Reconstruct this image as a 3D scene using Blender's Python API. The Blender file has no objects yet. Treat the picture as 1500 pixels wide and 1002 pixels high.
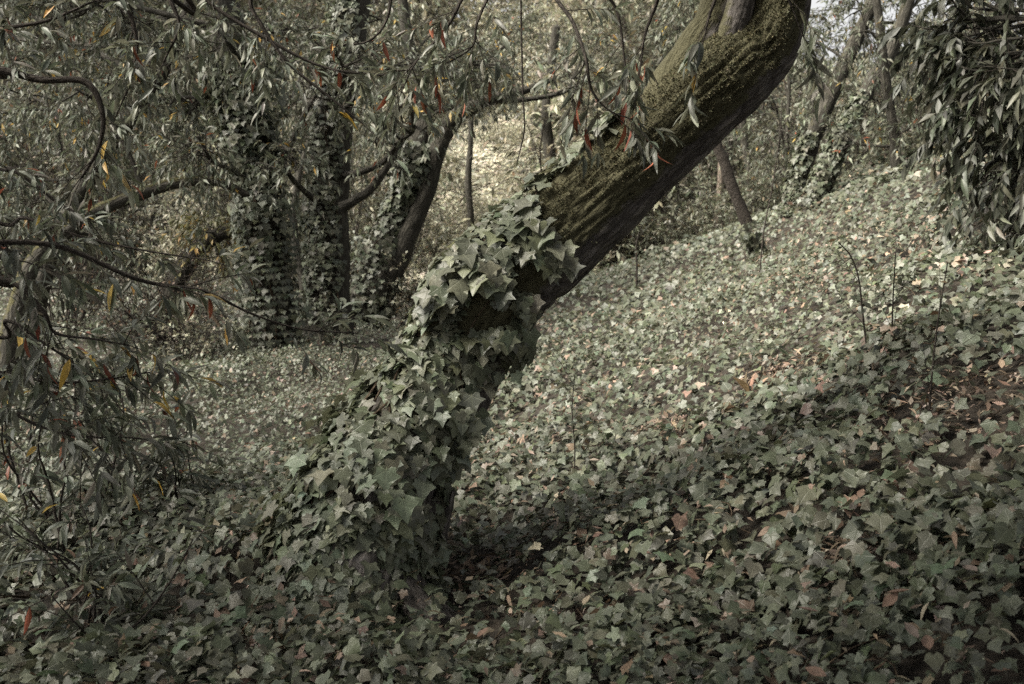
import bpy, math
import numpy as np
from mathutils import Matrix, Vector

RNG = np.random.default_rng(11)
sc = bpy.context.scene

# ------------------------------------------------------------------ camera, sky, sun, exposure
CAM = np.array([0.0, 0.0, 1.6]); PITCH = math.radians(8.2); FPX = 35 / 36 * 1500
cd = bpy.data.cameras.new('camera'); cam = bpy.data.objects.new('camera', cd)
sc.collection.objects.link(cam); sc.camera = cam
cam.location = CAM; cam.rotation_euler = (math.radians(90) - PITCH, 0, 0)
cd.lens = 35; cd.sensor_width = 36; cd.clip_start = 0.05; cd.clip_end = 600
cd.dof.use_dof = True; cd.dof.focus_distance = 4.1; cd.dof.aperture_fstop = 4.5

SUN = np.array([-0.64, -0.20, 0.74]); SUN /= np.linalg.norm(SUN)
w = bpy.data.worlds.new('World'); sc.world = w; w.use_nodes = True
nt = w.node_tree; nt.nodes.clear()
sky = nt.nodes.new('ShaderNodeTexSky'); sky.sky_type = 'NISHITA'; sky.sun_disc = False
sky.sun_elevation = math.asin(SUN[2]); sky.sun_rotation = math.atan2(SUN[0], SUN[1])
sky.dust_density = 4.0; sky.air_density = 1.0; sky.ozone_density = 1.0
hsv = nt.nodes.new('ShaderNodeHueSaturation'); hsv.inputs['Saturation'].default_value = 0.03
bg = nt.nodes.new('ShaderNodeBackground'); bg.inputs['Strength'].default_value = 0.065
wo = nt.nodes.new('ShaderNodeOutputWorld')
nt.links.new(sky.outputs[0], hsv.inputs['Color']); nt.links.new(hsv.outputs[0], bg.inputs[0]); nt.links.new(bg.outputs[0], wo.inputs[0])
sl = bpy.data.lights.new('sun', 'SUN'); sl.energy = 3.4; sl.angle = math.radians(38); sl.color = (1.0, 0.93, 0.79)
so = bpy.data.objects.new('sun', sl); sc.collection.objects.link(so)
so.rotation_euler = Vector(SUN).to_track_quat('Z', 'Y').to_euler()
sc.view_settings.view_transform = 'Standard'; sc.view_settings.look = 'None'
sc.view_settings.exposure = 1.92; sc.view_settings.gamma = 1.0
sc.cycles.max_bounces = 5; sc.cycles.diffuse_bounces = 3; sc.cycles.glossy_bounces = 2
sc.cycles.transmission_bounces = 3; sc.cycles.transparent_max_bounces = 4
sc.cycles.use_denoising = False

# ------------------------------------------------------------------ maths helpers
def vnoise(p):
    p = np.asarray(p, float); i = np.floor(p).astype(np.int64); f = p - i; u = f * f * (3 - 2 * f)
    def h(a, b, c):
        n = (a * 374761393 + b * 668265263 + c * 1440662683) & 0xffffffff
        n = ((n ^ (n >> 13)) * 1274126177) & 0xffffffff
        return ((n ^ (n >> 16)) & 0xffff) / 32767.5 - 1
    x, y, z = i[..., 0], i[..., 1], i[..., 2]; ux, uy, uz = u[..., 0], u[..., 1], u[..., 2]
    l = lambda a, b, t: a + (b - a) * t
    return l(l(l(h(x, y, z), h(x+1, y, z), ux), l(h(x, y+1, z), h(x+1, y+1, z), ux), uy),
             l(l(h(x, y, z+1), h(x+1, y, z+1), ux), l(h(x, y+1, z+1), h(x+1, y+1, z+1), ux), uy), uz)
def fbm(p, o=3):
    p = np.asarray(p, float); s = 0; a = 1
    for k in range(o): s = s + a * vnoise(p + 17.3 * k); p = p * 2.03; a *= .5
    return s
def sstep(a, b, x):
    t = np.clip((x - a) / (b - a), 0, 1); return t * t * (3 - 2 * t)
def nrm(v): return v / np.maximum(np.linalg.norm(v, axis=-1, keepdims=True), 1e-9)
def ray(px, py):
    u = (px - 750) / FPX; v = (py - 501) / FPX
    return np.array([u, math.cos(PITCH) - math.sin(PITCH) * v, -math.sin(PITCH) - math.cos(PITCH) * v])
def P(px, py, Y):                          # the point at depth Y that the photo shows at a pixel
    r = ray(px, py); return CAM + r * (Y / r[1])
def gz(x, y):                              # height of the ground: flat dell, bank rising to the east, wooded hill far behind
    x = np.asarray(x, float); y = np.asarray(y, float)
    k = .45 * .55 * np.logaddexp(0, (x - .25) / .55)
    k = np.minimum(k, 2.6 + .12 * k)
    k = k * (1 - .8 * sstep(11.5, 19, y))
    q = np.stack([x * .45, y * .45, 0 * x], -1)
    hill = .30 * np.maximum(y - 24, 0) * sstep(24, 34, y) * (1 - .55 * sstep(2, 16, x)); hill = 16 * np.tanh(hill / 16)
    bw = .16 * np.maximum(-x - 9, 0); bw = 4 * np.tanh(bw / 4)
    return k + .10 * fbm(q, 3) + hill + bw
def G(px, py):                             # where a pixel's ray meets the ground
    r = ray(px, py); t = np.linspace(1.5, 40, 4000); p = CAM + t[:, None] * r
    i = np.argmax(p[:, 2] < gz(p[:, 0], p[:, 1])); return p[i]
def proj(p):
    d = p - CAM; f = np.array([0, math.cos(PITCH), -math.sin(PITCH)]); u = np.array([0, math.sin(PITCH), math.cos(PITCH)])
    z = d @ f; z = np.where(np.abs(z) < 1e-3, 1e-3, z)
    return 750 + FPX * d[:, 0] / z, 501 - FPX * (d @ u) / z, z

# ------------------------------------------------------------------ mesh helpers
class Buf:
    """Collects vertices, faces of 3 or 4 corners and per-vertex attributes for one mesh."""
    def __init__(s): s.v = []; s.f3 = []; s.f4 = []; s.col = []; s.lco = []; s.n = 0
    def add(s, v, f, col=None, lco=None):
        v = np.asarray(v, float).reshape(-1, 3); f = np.asarray(f, int); k = len(v)
        s.v.append(v); (s.f3 if f.shape[1] == 3 else s.f4).append(f + s.n)
        c = np.tile([0., 0, 0, 1], (k, 1)) if col is None else np.broadcast_to(col, (k, 4)); s.col.append(c)
        s.lco.append(np.zeros((k, 3)) if lco is None else lco); s.n += k
    def mesh(s, name, mat, smooth=True):
        me = bpy.data.meshes.new(name); v = np.concatenate(s.v)
        f3 = np.concatenate(s.f3) if s.f3 else np.zeros((0, 3), int); f4 = np.concatenate(s.f4) if s.f4 else np.zeros((0, 4), int)
        me.vertices.add(len(v)); me.vertices.foreach_set('co', v.astype(np.float32).ravel())
        loops = np.concatenate([f3.ravel(), f4.ravel()]); me.loops.add(len(loops)); me.loops.foreach_set('vertex_index', loops.astype(np.int32))
        n = len(f3) + len(f4); me.polygons.add(n)
        st = np.concatenate([np.arange(len(f3)) * 3, len(f3) * 3 + np.arange(len(f4)) * 4])
        me.polygons.foreach_set('loop_start', st.astype(np.int32))
        me.polygons.foreach_set('use_smooth', np.full(n, smooth))
        me.update(calc_edges=True)
        a = me.attributes.new('col', 'FLOAT_COLOR', 'POINT'); a.data.foreach_set('color', np.concatenate(s.col).astype(np.float32).ravel())
        a = me.attributes.new('lco', 'FLOAT_VECTOR', 'POINT'); a.data.foreach_set('vector', np.concatenate(s.lco).astype(np.float32).ravel())
        me.materials.append(mat); return me
def link(name, data, parent=None, kind=None):
    o = bpy.data.objects.new(name, data); sc.collection.objects.link(o)
    if parent is not None:
        o.parent = parent; o.location = -world_base(parent)
    if kind: o['kind'] = kind
    return o
BASE = {}
def world_base(o): return Vector(BASE.get(o.name, (0, 0, 0)))
def thing(name, label, cat, base, group=None):
    o = bpy.data.objects.new(name, None); sc.collection.objects.link(o); o.location = base
    o.empty_display_size = .1
    BASE[o.name] = tuple(base); o['label'] = label; o['category'] = cat
    if group: o['group'] = group
    return o
def catmull(pts, n):
    p = np.asarray(pts, float); p = np.vstack([2 * p[0] - p[1], p, 2 * p[-1] - p[-2]])
    t = np.linspace(0, len(p) - 3, n); i = np.minimum(t.astype(int), len(p) - 4); f = (t - i)[:, None]
    a, b, c, d = p[i], p[i+1], p[i+2], p[i+3]
    return .5 * (2*b + (c-a)*f + (2*a-5*b+4*c-d)*f**2 + (3*b-a-3*c+d)*f**3)
def frames(c):
    t = nrm(np.gradient(c, axis=0)); a = np.zeros_like(c); r = np.array([0, 1., 0]) if abs(t[0, 1]) < .8 else np.array([1., 0, 0])
    for k in range(len(c)):
        r = r - (r @ t[k]) * t[k]; r /= np.linalg.norm(r); a[k] = r
    return t, a, np.cross(t, a)
def tube(buf, path, n=24, m=10, bark=0.0, col=None, knots=(), seed=0, caps=True):
    """path rows are x, y, z, radius; bark is the relief as a share of the radius. Returns the smooth centreline."""
    c4 = catmull(path, n); c, r = c4[:, :3], np.maximum(c4[:, 3], .0008)
    t, a, b = frames(c); th = np.arange(m) / m * 2 * np.pi
    L = np.concatenate([[0], np.cumsum(np.linalg.norm(np.diff(c, axis=0), axis=1))])
    ca, sa = np.cos(th), np.sin(th); o = a[:, None] * ca[None, :, None] + b[:, None] * sa[None, :, None]
    cyl = np.stack([np.broadcast_to(ca, (n, m)) * r.mean(), np.broadcast_to(sa, (n, m)) * r.mean(), np.broadcast_to(L[:, None], (n, m))], -1)
    rr = np.broadcast_to(r[:, None], (n, m)).copy()
    if bark:
        R0 = r.mean(); q = cyl / R0
        rr *= 1 + bark * (.75 * fbm(q * [1.1, 1.1, .55] + seed, 2))
        fur = 1 - np.abs(fbm(q * [6.5, 6.5, 1.0] + 5 + seed, 3)) * 1.9
        rr *= 1 - bark * .60 * np.maximum(fur, 0) ** 2
        for (s, ang, size, h) in knots:
            d = ((L[:, None] - s * L[-1]) / size) ** 2 + (((th[None] - ang + np.pi) % (2 * np.pi) - np.pi) * R0 / size) ** 2
            rr += h * np.exp(-d) * (1 + .3 * fbm(q * 3, 2))
    v = c[:, None] + o * rr[..., None]
    i, j = np.meshgrid(np.arange(n - 1), np.arange(m), indexing='ij'); j2 = (j + 1) % m
    f = np.stack([i*m+j, i*m+j2, (i+1)*m+j2, (i+1)*m+j], -1).reshape(-1, 4)
    buf.add(v.reshape(-1, 3), f, col, cyl.reshape(-1, 3))
    if caps:
        k = buf.n; buf.add(np.vstack([v[-1], c[-1] + t[-1] * r[-1]]), np.array([[q, (q + 1) % m, m] for q in range(m)]), col, np.vstack([cyl[-1], cyl[-1].mean(0)]))
    return c, r, (t, a, b), v
def pxpath(rows, Y):                       # pixel rows (x, y, radius px) at a depth or depths -> path rows
    Y = np.broadcast_to(Y, (len(rows),)); return [np.append(P(x, y, d), rp * d / FPX) for (x, y, rp), d in zip(rows, Y)]

# ------------------------------------------------------------------ leaf shapes (unit length, tip towards +Y, face +Z)
def ivy_hi(seed=0, shallow=.8):
    r = np.random.default_rng(seed); j = lambda s: r.uniform(-s, s); e = r.uniform(0, shallow)      # e: how shallow the lobes are
    half = [(.20 + j(.04), -.20 + j(.03)), (.42 + j(.05), -.13 + j(.05)), (.43 + .12 * e + j(.04), .10 + j(.03)), (.68 - .06 * e + j(.08), .33 + j(.08)), (.36 + .14 * e + j(.05), .45 + .06 * e + j(.04)), (.20 + .08 * e + j(.04), .72 + j(.04))]
    o = [(0, -.02)] + half + [(j(.05), 1.02)] + [(-x + j(.04), y + j(.04)) for x, y in half[::-1]]
    o = np.array(o); mid = np.array([[0, .18], [0, .55]]); p = np.vstack([o, mid])
    cu = r.uniform(.15, .5); z = r.uniform(.05, .45) * np.abs(p[:, 0]) ** 1.2 - cu * (p[:, 0] ** 2 + (p[:, 1] - .2) ** 2) + .15 * j(1) * p[:, 0] + r.uniform(-.05, .05, len(p)); z[-2:] = [-.02, -.05]
    v = np.column_stack([p, z]); n = len(o); A, B = n, n + 1
    f = []
    for k in range(n):
        k2 = (k + 1) % n
        f.append([A if k < 4 or k >= n - 4 else B, k, k2])
    f += [[A, 4, B], [A, B, n - 4]]
    pet = np.array([[-.02, 0, -.01], [.02, 0, -.01], [0, -.35, -.45]]); k = len(v)
    return np.vstack([v, pet]), np.array(f + [[k, k + 1, k + 2]])
def ivy_lo():
    p = np.array([[0, 0], [.42, -.14], [.66, .32], [.33, .46], [0, 1], [-.33, .46], [-.66, .32], [-.42, -.14], [0, .25]])
    z = .20 * np.abs(p[:, 0]) - .22 * (p[:, 0] ** 2 + (p[:, 1] - .2) ** 2); z[8] = -.03
    return np.column_stack([p, z]), np.array([[8, k, (k + 1) % 8] for k in range(8)])
def ivy_far():
    v = np.array([[0, -.1, 0], [.6, .2, -.02], [.28, .55, -.03], [0, 1, -.16], [-.28, .55, -.03], [-.6, .2, -.02]]); return v, np.array([[0, 1, 2], [0, 2, 3], [0, 3, 4], [0, 4, 5]])
def lance_hi(bend=.25, wid=.12, curl=0.):
    t = np.array([0, .14, .38, .66, .86, 1.]); wd = np.array([.012, .5, 1., .86, .42, .0]) * wid
    z = -bend * t ** 2; y = t * (1 - .12 * bend)
    L = np.column_stack([-wd, y, z + wd * .45]); M = np.column_stack([0 * t, y, z]); R = np.column_stack([wd, y, z + wd * .45])
    L[:, 0] += curl * t ** 2; M[:, 0] += curl * t ** 2; R[:, 0] += curl * t ** 2
    f = []
    for k in range(5): f += [[k, 6 + k, 7 + k], [k, 7 + k, k + 1], [6 + k, 12 + k, 13 + k], [6 + k, 13 + k, 7 + k]]
    return np.vstack([L, M, R]), np.array(f)
def lance_lo(bend=.2, wid=.13):
    v = np.array([[0, 0, 0], [-wid, .45, -bend * .2 + .05], [0, .48, -bend * .25], [wid, .45, -bend * .2 + .05], [0, 1, -bend]])
    return v, np.array([[0, 2, 1], [0, 3, 2], [1, 2, 4], [2, 3, 4]])
def lance_far(wid=.14):
    return np.array([[0, 0, 0], [-wid, .5, .0], [wid, .5, .0], [0, 1, -.15]]), np.array([[0, 2, 1], [1, 2, 3]])
def place(buf, shape, pos, d, n, size, col):
    """Adds one copy of a leaf shape per row: base at pos, tip along d, face along n."""
    if len(pos) == 0: return
    V, F = shape; x = np.cross(d, n); N = len(pos)
    v = pos[:, None] + size[:, None, None] * (V[None, :, 0, None] * x[:, None] + V[None, :, 1, None] * d[:, None] + V[None, :, 2, None] * n[:, None])
    f = (F[None] + (np.arange(N) * len(V))[:, None, None]).reshape(-1, 3)
    buf.add(v.reshape(-1, 3), f, np.repeat(col, len(V), 0), np.tile(V, (N, 1)))
def orient(d, hint):
    d = nrm(d); n = hint - (hint * d).sum(-1, keepdims=True) * d; return d, nrm(n)
def palette(N, cols, wts, jit=.22, rng=RNG):
    cols = np.array(cols); k = rng.choice(len(cols), N, p=np.array(wts) / sum(wts))
    c = cols[k] * np.exp(rng.normal(0, jit, (N, 1))) * (1 + rng.normal(0, .05, (N, 3))); return np.column_stack([np.clip(c, .004, .8), np.ones(N)])
def rvec(N, rng=RNG): return nrm(rng.normal(size=(N, 3)))
UP = np.array([0, 0, 1.])
IVY_C = [(.090, .099, .068), (.070, .078, .053), (.115, .123, .089), (.090, .103, .060)]; IVY_W = [5, 4, 3, .4]
IVY_LIT_C = [tuple(q * 1.4 for q in c) for c in IVY_C]      # pale leaves of the leaning trunk, lightened further in place of missing light
DRY_C = [(.19, .140, .102), (.14, .098, .07), (.25, .20, .155), (.10, .072, .052)]; DRY_W = [4, 3, 3, 2]
BAY_C = [(.096, .105, .077), (.132, .140, .106), (.072, .079, .057), (.36, .24, .06), (.19, .06, .032)]
FAR_C = [(.130, .137, .098), (.175, .178, .135), (.092, .098, .070), (.19, .15, .10)]

# ------------------------------------------------------------------ materials
def newmat(name):
    m = bpy.data.materials.new(name); m.use_nodes = True; t = m.node_tree; t.nodes.clear()
    return m, t, (lambda k, **kw: (lambda n: ([setattr(n, a, b) for a, b in kw.items()], n)[1])(t.nodes.new(k))), t.links.new
def math_node(N, Lk, op, a, b=None, clamp=False):
    n = N('ShaderNodeMath', operation=op); n.use_clamp = clamp
    for i, v in enumerate((a, b)):
        if v is None: continue
        if isinstance(v, (int, float)): n.inputs[i].default_value = v
        else: Lk(v, n.inputs[i])
    return n.outputs[0]
def leaf_mat(name, kind, rough=.5, trans=.22):
    m, t, N, Lk = newmat(name)
    at = N('ShaderNodeAttribute', attribute_name='col'); lc = N('ShaderNodeAttribute', attribute_name='lco')
    sx = N('ShaderNodeSeparateXYZ'); Lk(lc.outputs['Vector'], sx.inputs[0]); x, y = sx.outputs[0], sx.outputs[1]
    M = lambda op, a, b=None, c=False: math_node(N, Lk, op, a, b, c)
    if kind == 'ivy':
        ang = M('ARCTAN2', x, M('ADD', y, .02)); r = M('SQRT', M('ADD', M('MULTIPLY', x, x), M('MULTIPLY', y, y)))
        dv = M('MULTIPLY', M('PINGPONG', ang, .53), r)       # zero on the veins that fan out from the stalk
        vein = M('SUBTRACT', 1, M('DIVIDE', dv, .035), True)
    else:
        vein = M('SUBTRACT', 1, M('DIVIDE', M('ABSOLUTE', x), .016), True)
    no = N('ShaderNodeTexNoise'); no.inputs['Scale'].default_value = 38; no.inputs['Detail'].default_value = 3
    geo = N('ShaderNodeNewGeometry'); Lk(geo.outputs['Position'], no.inputs['Vector'])
    mr = N('ShaderNodeMapRange'); Lk(no.outputs[0], mr.inputs[0]); mr.inputs[1].default_value = .3; mr.inputs[2].default_value = .7; mr.inputs[3].default_value = .78; mr.inputs[4].default_value = 1.2
    vs = N('ShaderNodeVectorMath', operation='SCALE'); Lk(at.outputs['Color'], vs.inputs[0]); Lk(mr.outputs[0], vs.inputs['Scale'])
    mx = N('ShaderNodeMixRGB'); mx.inputs[2].default_value = (.24, .25, .17, 1); Lk(vs.outputs[0], mx.inputs[1]); Lk(M('MULTIPLY', vein, .22), mx.inputs[0])
    bk = N('ShaderNodeMixRGB', blend_type='MULTIPLY'); bk.inputs[2].default_value = (1.25, 1.22, 1.15, 1); Lk(mx.outputs[0], bk.inputs[1]); Lk(geo.outputs['Backfacing'], bk.inputs[0])
    b = N('ShaderNodeBsdfPrincipled'); Lk(bk.outputs[0], b.inputs['Base Color']); b.inputs['Roughness'].default_value = rough
    b.inputs['Specular IOR Level'].default_value = .42
    bp = N('ShaderNodeBump'); bp.inputs['Strength'].default_value = .35; bp.inputs['Distance'].default_value = .004
    Lk(M('SUBTRACT', no.outputs[0], M('MULTIPLY', vein, .5)), bp.inputs['Height']); Lk(bp.outputs[0], b.inputs['Normal'])
    tr = N('ShaderNodeBsdfTranslucent'); Lk(bk.outputs[0], tr.inputs[0]); ms = N('ShaderNodeMixShader'); ms.inputs[0].default_value = trans
    o = N('ShaderNodeOutputMaterial'); Lk(b.outputs[0], ms.inputs[1]); Lk(tr.outputs[0], ms.inputs[2]); Lk(ms.outputs[0], o.inputs[0]); return m
def bark_mat(name, lo, hi, moss=None, scale=1.0):
    m, t, N, Lk = newmat(name)
    lc = N('ShaderNodeAttribute', attribute_name='lco'); at = N('ShaderNodeAttribute', attribute_name='col')
    mp = N('ShaderNodeMapping'); mp.inputs['Scale'].default_value = (scale, scale, scale * .22); Lk(lc.outputs['Vector'], mp.inputs[0])
    n1 = N('ShaderNodeTexNoise'); n1.inputs['Scale'].default_value = 42; n1.inputs['Detail'].default_value = 6; n1.inputs['Roughness'].default_value = .7; Lk(mp.outputs[0], n1.inputs['Vector'])
    vo = N('ShaderNodeTexVoronoi', feature='DISTANCE_TO_EDGE'); vo.inputs['Scale'].default_value = 34; 
    wp = N('ShaderNodeMixRGB', blend_type='ADD'); wp.inputs[0].default_value = .025; Lk(mp.outputs[0], wp.inputs[1]); Lk(n1.outputs['Color'], wp.inputs[2]); Lk(wp.outputs[0], vo.inputs['Vector'])
    M = lambda op, a, b=None, c=False: math_node(N, Lk, op, a, b, c)
    crack = M('MULTIPLY', vo.outputs['Distance'], 3.2, True)
    h = M('ADD', M('MULTIPLY', crack, .7), M('MULTIPLY', n1.outputs[0], .6))
    n2 = N('ShaderNodeTexNoise'); n2.inputs['Scale'].default_value = 7; n2.inputs['Detail'].default_value = 5; Lk(lc.outputs['Vector'], n2.inputs['Vector'])
    cr = N('ShaderNodeMixRGB'); cr.inputs[1].default_value = (*lo, 1); cr.inputs[2].default_value = (*hi, 1); Lk(M('MULTIPLY', h, M('ADD', n2.outputs[0], .4), True), cr.inputs[0])
    out = cr.outputs[0]; hh = h
    if moss:
        sr = N('ShaderNodeSeparateColor'); Lk(at.outputs['Color'], sr.inputs[0])     # red of "col": how mossy this spot is
        n3 = N('ShaderNodeTexNoise'); n3.inputs['Scale'].default_value = 26; n3.inputs['Detail'].default_value = 6; Lk(lc.outputs['Vector'], n3.inputs['Vector'])
        k = M('MULTIPLY', M('SUBTRACT', M('ADD', sr.outputs[0], M('MULTIPLY', n3.outputs[0], .9)), .85), 4.0, True)
        n4 = N('ShaderNodeTexNoise'); n4.inputs['Scale'].default_value = 90; n4.inputs['Detail'].default_value = 4; Lk(lc.outputs['Vector'], n4.inputs['Vector'])
        mc = N('ShaderNodeMixRGB'); mc.inputs[1].default_value = (moss[0]*.5, moss[1]*.5, moss[2]*.5, 1); mc.inputs[2].default_value = (*moss, 1); Lk(n4.outputs[0], mc.inputs[0])
        mm = N('ShaderNodeMixRGB'); Lk(k, mm.inputs[0]); Lk(cr.outputs[0], mm.inputs[1]); Lk(mc.outputs[0], mm.inputs[2]); out = mm.outputs[0]
        hh = M('ADD', h, M('MULTIPLY', k, M('MULTIPLY', n4.outputs[0], 1.2)))
    b = N('ShaderNodeBsdfPrincipled'); Lk(out, b.inputs['Base Color']); b.inputs['Roughness'].default_value = .92; b.inputs['Specular IOR Level'].default_value = .2
    bp = N('ShaderNodeBump'); bp.inputs['Strength'].default_value = .9; bp.inputs['Distance'].default_value = .012; Lk(hh, bp.inputs['Height']); Lk(bp.outputs[0], b.inputs['Normal'])
    o = N('ShaderNodeOutputMaterial'); Lk(b.outputs[0], o.inputs[0]); return m
def soil_mat():
    m, t, N, Lk = newmat('soil'); g = N('ShaderNodeNewGeometry')
    n1 = N('ShaderNodeTexNoise'); n1.inputs['Scale'].default_value = 9; n1.inputs['Detail'].default_value = 8; n1.inputs['Roughness'].default_value = .7; Lk(g.outputs['Position'], n1.inputs['Vector'])
    vo = N('ShaderNodeTexVoronoi'); vo.inputs['Scale'].default_value = 45; Lk(g.outputs['Position'], vo.inputs['Vector'])
    cr = N('ShaderNodeValToRGB'); e = cr.color_ramp.elements; e[0].position = .3; e[0].color = (.012, .010, .007, 1); e[1].position = .75; e[1].color = (.055, .042, .030, 1); Lk(n1.outputs[0], cr.inputs[0])
    mx = N('ShaderNodeMixRGB', blend_type='OVERLAY'); mx.inputs[0].default_value = .35; Lk(cr.outputs[0], mx.inputs[1]); Lk(vo.outputs['Distance'], mx.inputs[2])
    b = N('ShaderNodeBsdfPrincipled'); b.inputs['Roughness'].default_value = .95; Lk(mx.outputs[0], b.inputs['Base Color'])
    bp = N('ShaderNodeBump'); bp.inputs['Distance'].default_value = .05; bp.inputs['Strength'].default_value = .8; Lk(n1.outputs[0], bp.inputs['Height']); Lk(bp.outputs[0], b.inputs['Normal'])
    o = N('ShaderNodeOutputMaterial'); Lk(b.outputs[0], o.inputs[0]); return m
MIVY = leaf_mat('ivy_leaf', 'ivy', .42); MLANCE = leaf_mat('narrow_leaf', 'lance', .45, .28); MDRY = leaf_mat('dry_leaf', 'lance', .75, .15)
MMAIN = bark_mat('mossy_bark', (.020, .017, .015), (.165, .150, .140), (.100, .094, .055))
MBARK = bark_mat('dark_bark', (.016, .015, .012), (.078, .072, .060), (.085, .078, .036), .8)
MPALE = bark_mat('pale_bark', (.10, .08, .065), (.22, .18, .15), (.10, .09, .04), 1.)
MTWIG = bark_mat('twig_bark', (.025, .021, .018), (.070, .059, .050), None, 3.)
MVINE = bark_mat('vine_bark', (.06, .045, .03), (.16, .12, .085), None, 4.)
MMOSS = leaf_mat('moss', 'lance', .9, .3); MSOIL = soil_mat()

# ------------------------------------------------------------------ ground
def axis(a, b, near, fine, coarse):
    out = [a]
    while out[-1] < b:
        q = out[-1]; d = max(near[0] - q, q - near[1], 0); out.append(q + fine + coarse * d)
    return np.array(out)
gx = axis(-130, 130, (-6, 7), .12, .12); gy = axis(-60, 220, (0, 14), .12, .12)
X, Y = np.meshgrid(gx, gy); Zg = gz(X, Y) + .02 * vnoise(np.stack([X * 5, Y * 5, 0 * X], -1))
bf = Buf(); ny, nx = X.shape; i, j = np.meshgrid(np.arange(ny - 1), np.arange(nx - 1), indexing='ij')
bf.add(np.stack([X, Y, Zg], -1).reshape(-1, 3), np.stack([i*nx+j, i*nx+j+1, (i+1)*nx+j+1, (i+1)*nx+j], -1).reshape(-1, 4))
g = link('ground', bf.mesh('ground', MSOIL), kind='structure'); g['label'] = 'dark earth of the dell and the bank rising beside it'; g['category'] = 'ground'

# ------------------------------------------------------------------ individual leaves shared as mesh data
NVAR = 20
IVYS = [ivy_hi(100 + k) for k in range(NVAR)]; IVYT = [ivy_hi(300 + k, .15) for k in range(NVAR)]
IVY_ME = {}
def leaf_meshes(key, shapes, cols, wts, mat, n, jit=.2):
    out = []; r = np.random.default_rng(len(key) * 7 + n); c = palette(n, cols, wts, jit, r)
    for k in range(n):
        b = Buf(); V, F = shapes[k % len(shapes)]; b.add(V, F, c[k], V); out.append(b.mesh(key, mat))
    return out
ME_IVY = leaf_meshes('ivy_leaf', IVYS, IVY_C, IVY_W, MIVY, 36); ME_IVT = leaf_meshes('ivy_leaf', IVYT, IVY_C, IVY_W, MIVY, 40); ME_IVY_LIT = leaf_meshes('ivy_leaf', IVYT, IVY_LIT_C, IVY_W, MIVY, 40)
LANCES = [lance_hi(.12 + .12 * k, .10 + .012 * (k % 3), (-.1, .1, 0)[k % 3]) for k in range(6)]
ME_BAY = leaf_meshes('narrow_leaf', LANCES, BAY_C[:3], [4, 3, 3], MLANCE, 24)
ME_RED = leaf_meshes('dead_leaf', LANCES, [(.21, .062, .032), (.16, .05, .03), (.24, .09, .05)], [1, 1, 1], MDRY, 8)
ME_YEL = leaf_meshes('yellow_leaf', LANCES, [(.42, .27, .06), (.36, .25, .09)], [1, 1], MLANCE, 6)
def leaf_objects(name, meshes, parent, pos, d, n, size):
    x = np.cross(d, n); b = np.array(world_base(parent))
    for k in range(len(pos)):
        o = bpy.data.objects.new(name, meshes[int(RNG.integers(len(meshes)))]); sc.collection.objects.link(o); o.parent = parent
        m = np.eye(4); m[:3, 0] = x[k] * size[k]; m[:3, 1] = d[k] * size[k]; m[:3, 2] = n[k] * size[k]; m[:3, 3] = pos[k] - b
        o.matrix_basis = Matrix(m.tolist())
def split_big(pos, size, count, front=None):   # the leaves that show largest in the picture
    u, v, z = proj(pos); s = np.where((z > .2) & (u > 0) & (u < 1500) & (v > 0) & (v < 1002), size / np.maximum(z, .1), 0)
    if front is not None: s = s * front
    k = np.argsort(-s)[:count]; k = k[s[k] > 0]; m = np.zeros(len(pos), bool); m[k] = True; return m

# ------------------------------------------------------------------ leaning tree
LEAN = [(468, 1000, 132), (488, 930, 122), (512, 860, 112), (537, 790, 102), (569, 697, 91), (630, 592, 80), (688, 490, 77), (737, 411, 75), (798, 357, 72), (868, 293, 64), (936, 234, 60), (1010, 169, 60), (1064, 121, 60), (1115, 68, 54), (1135, 10, 52), (1146, -60, 48), (1150, -180, 44), (1120, -320, 38)]
LY = np.concatenate([np.linspace(3.46, 3.92, 6), np.linspace(3.95, 4.25, len(LEAN) - 6)])
leanbase = P(495, 925, 3.54); leanbase[2] = gz(leanbase[0], leanbase[1])
lean = thing('leaning_tree', 'thick mossy tree trunk leaning over the ivy bank with furrowed grey bark', 'tree', leanbase)
bf = Buf(); lc, lr, (lt, la, lb), lv = tube(bf, pxpath(LEAN, LY), 420, 110, .20, seed=3, knots=[(.60, 1.2, .10, .035), (.66, 2.6, .09, .045), (.55, 3.2, .08, .03), (.40, .5, .09, .02)])
# how mossy: upper side of the lean, above the ivy
V = np.concatenate(bf.v); ctr = np.repeat(lc, 110, 0); no = nrm(V[:len(ctr)] - ctr); along = np.repeat(np.linspace(0, 1, 420), 110)
ms = sstep(-.55, .10, no[:, 2] * .75 - no[:, 0] * .45 - .25 * no[:, 1]) * (.45 + .55 * sstep(.22, .42, along)) + .22 * fbm(V[:len(ctr)] * 5, 3)
cc = np.ones((len(V), 4)); cc[:, 0] = .0; cc[:len(ctr), 0] = np.clip(ms, 0, 1); bf.col = [cc]; bf.lco = [np.concatenate(bf.lco)]
trunk = link('trunk', bf.mesh('leaning_trunk', MMAIN), lean)
def limb(parent, rows, Yv, name='limb', n=120, m=36, bark=.14, mat=None, moss=.6, seed=1):
    b = Buf(); c, r, fr, vv = tube(b, pxpath(rows, Yv), n, m, bark, seed=seed)
    v = np.concatenate(b.v); col = np.ones((len(v), 4)); cen = np.vstack([np.repeat(c, m, 0), np.repeat(c[-1:], len(v) - n * m, 0)]); q = nrm(v - cen)
    col[:, 0] = np.clip(sstep(-.2, .8, q[:, 2] - .3 * q[:, 0]) * moss + .2 * fbm(v * 5, 2), 0, 1); b.col = [col]; b.lco = [np.concatenate(b.lco)]
    link(name, b.mesh(name, mat or MMAIN), parent); return c, r
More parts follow.
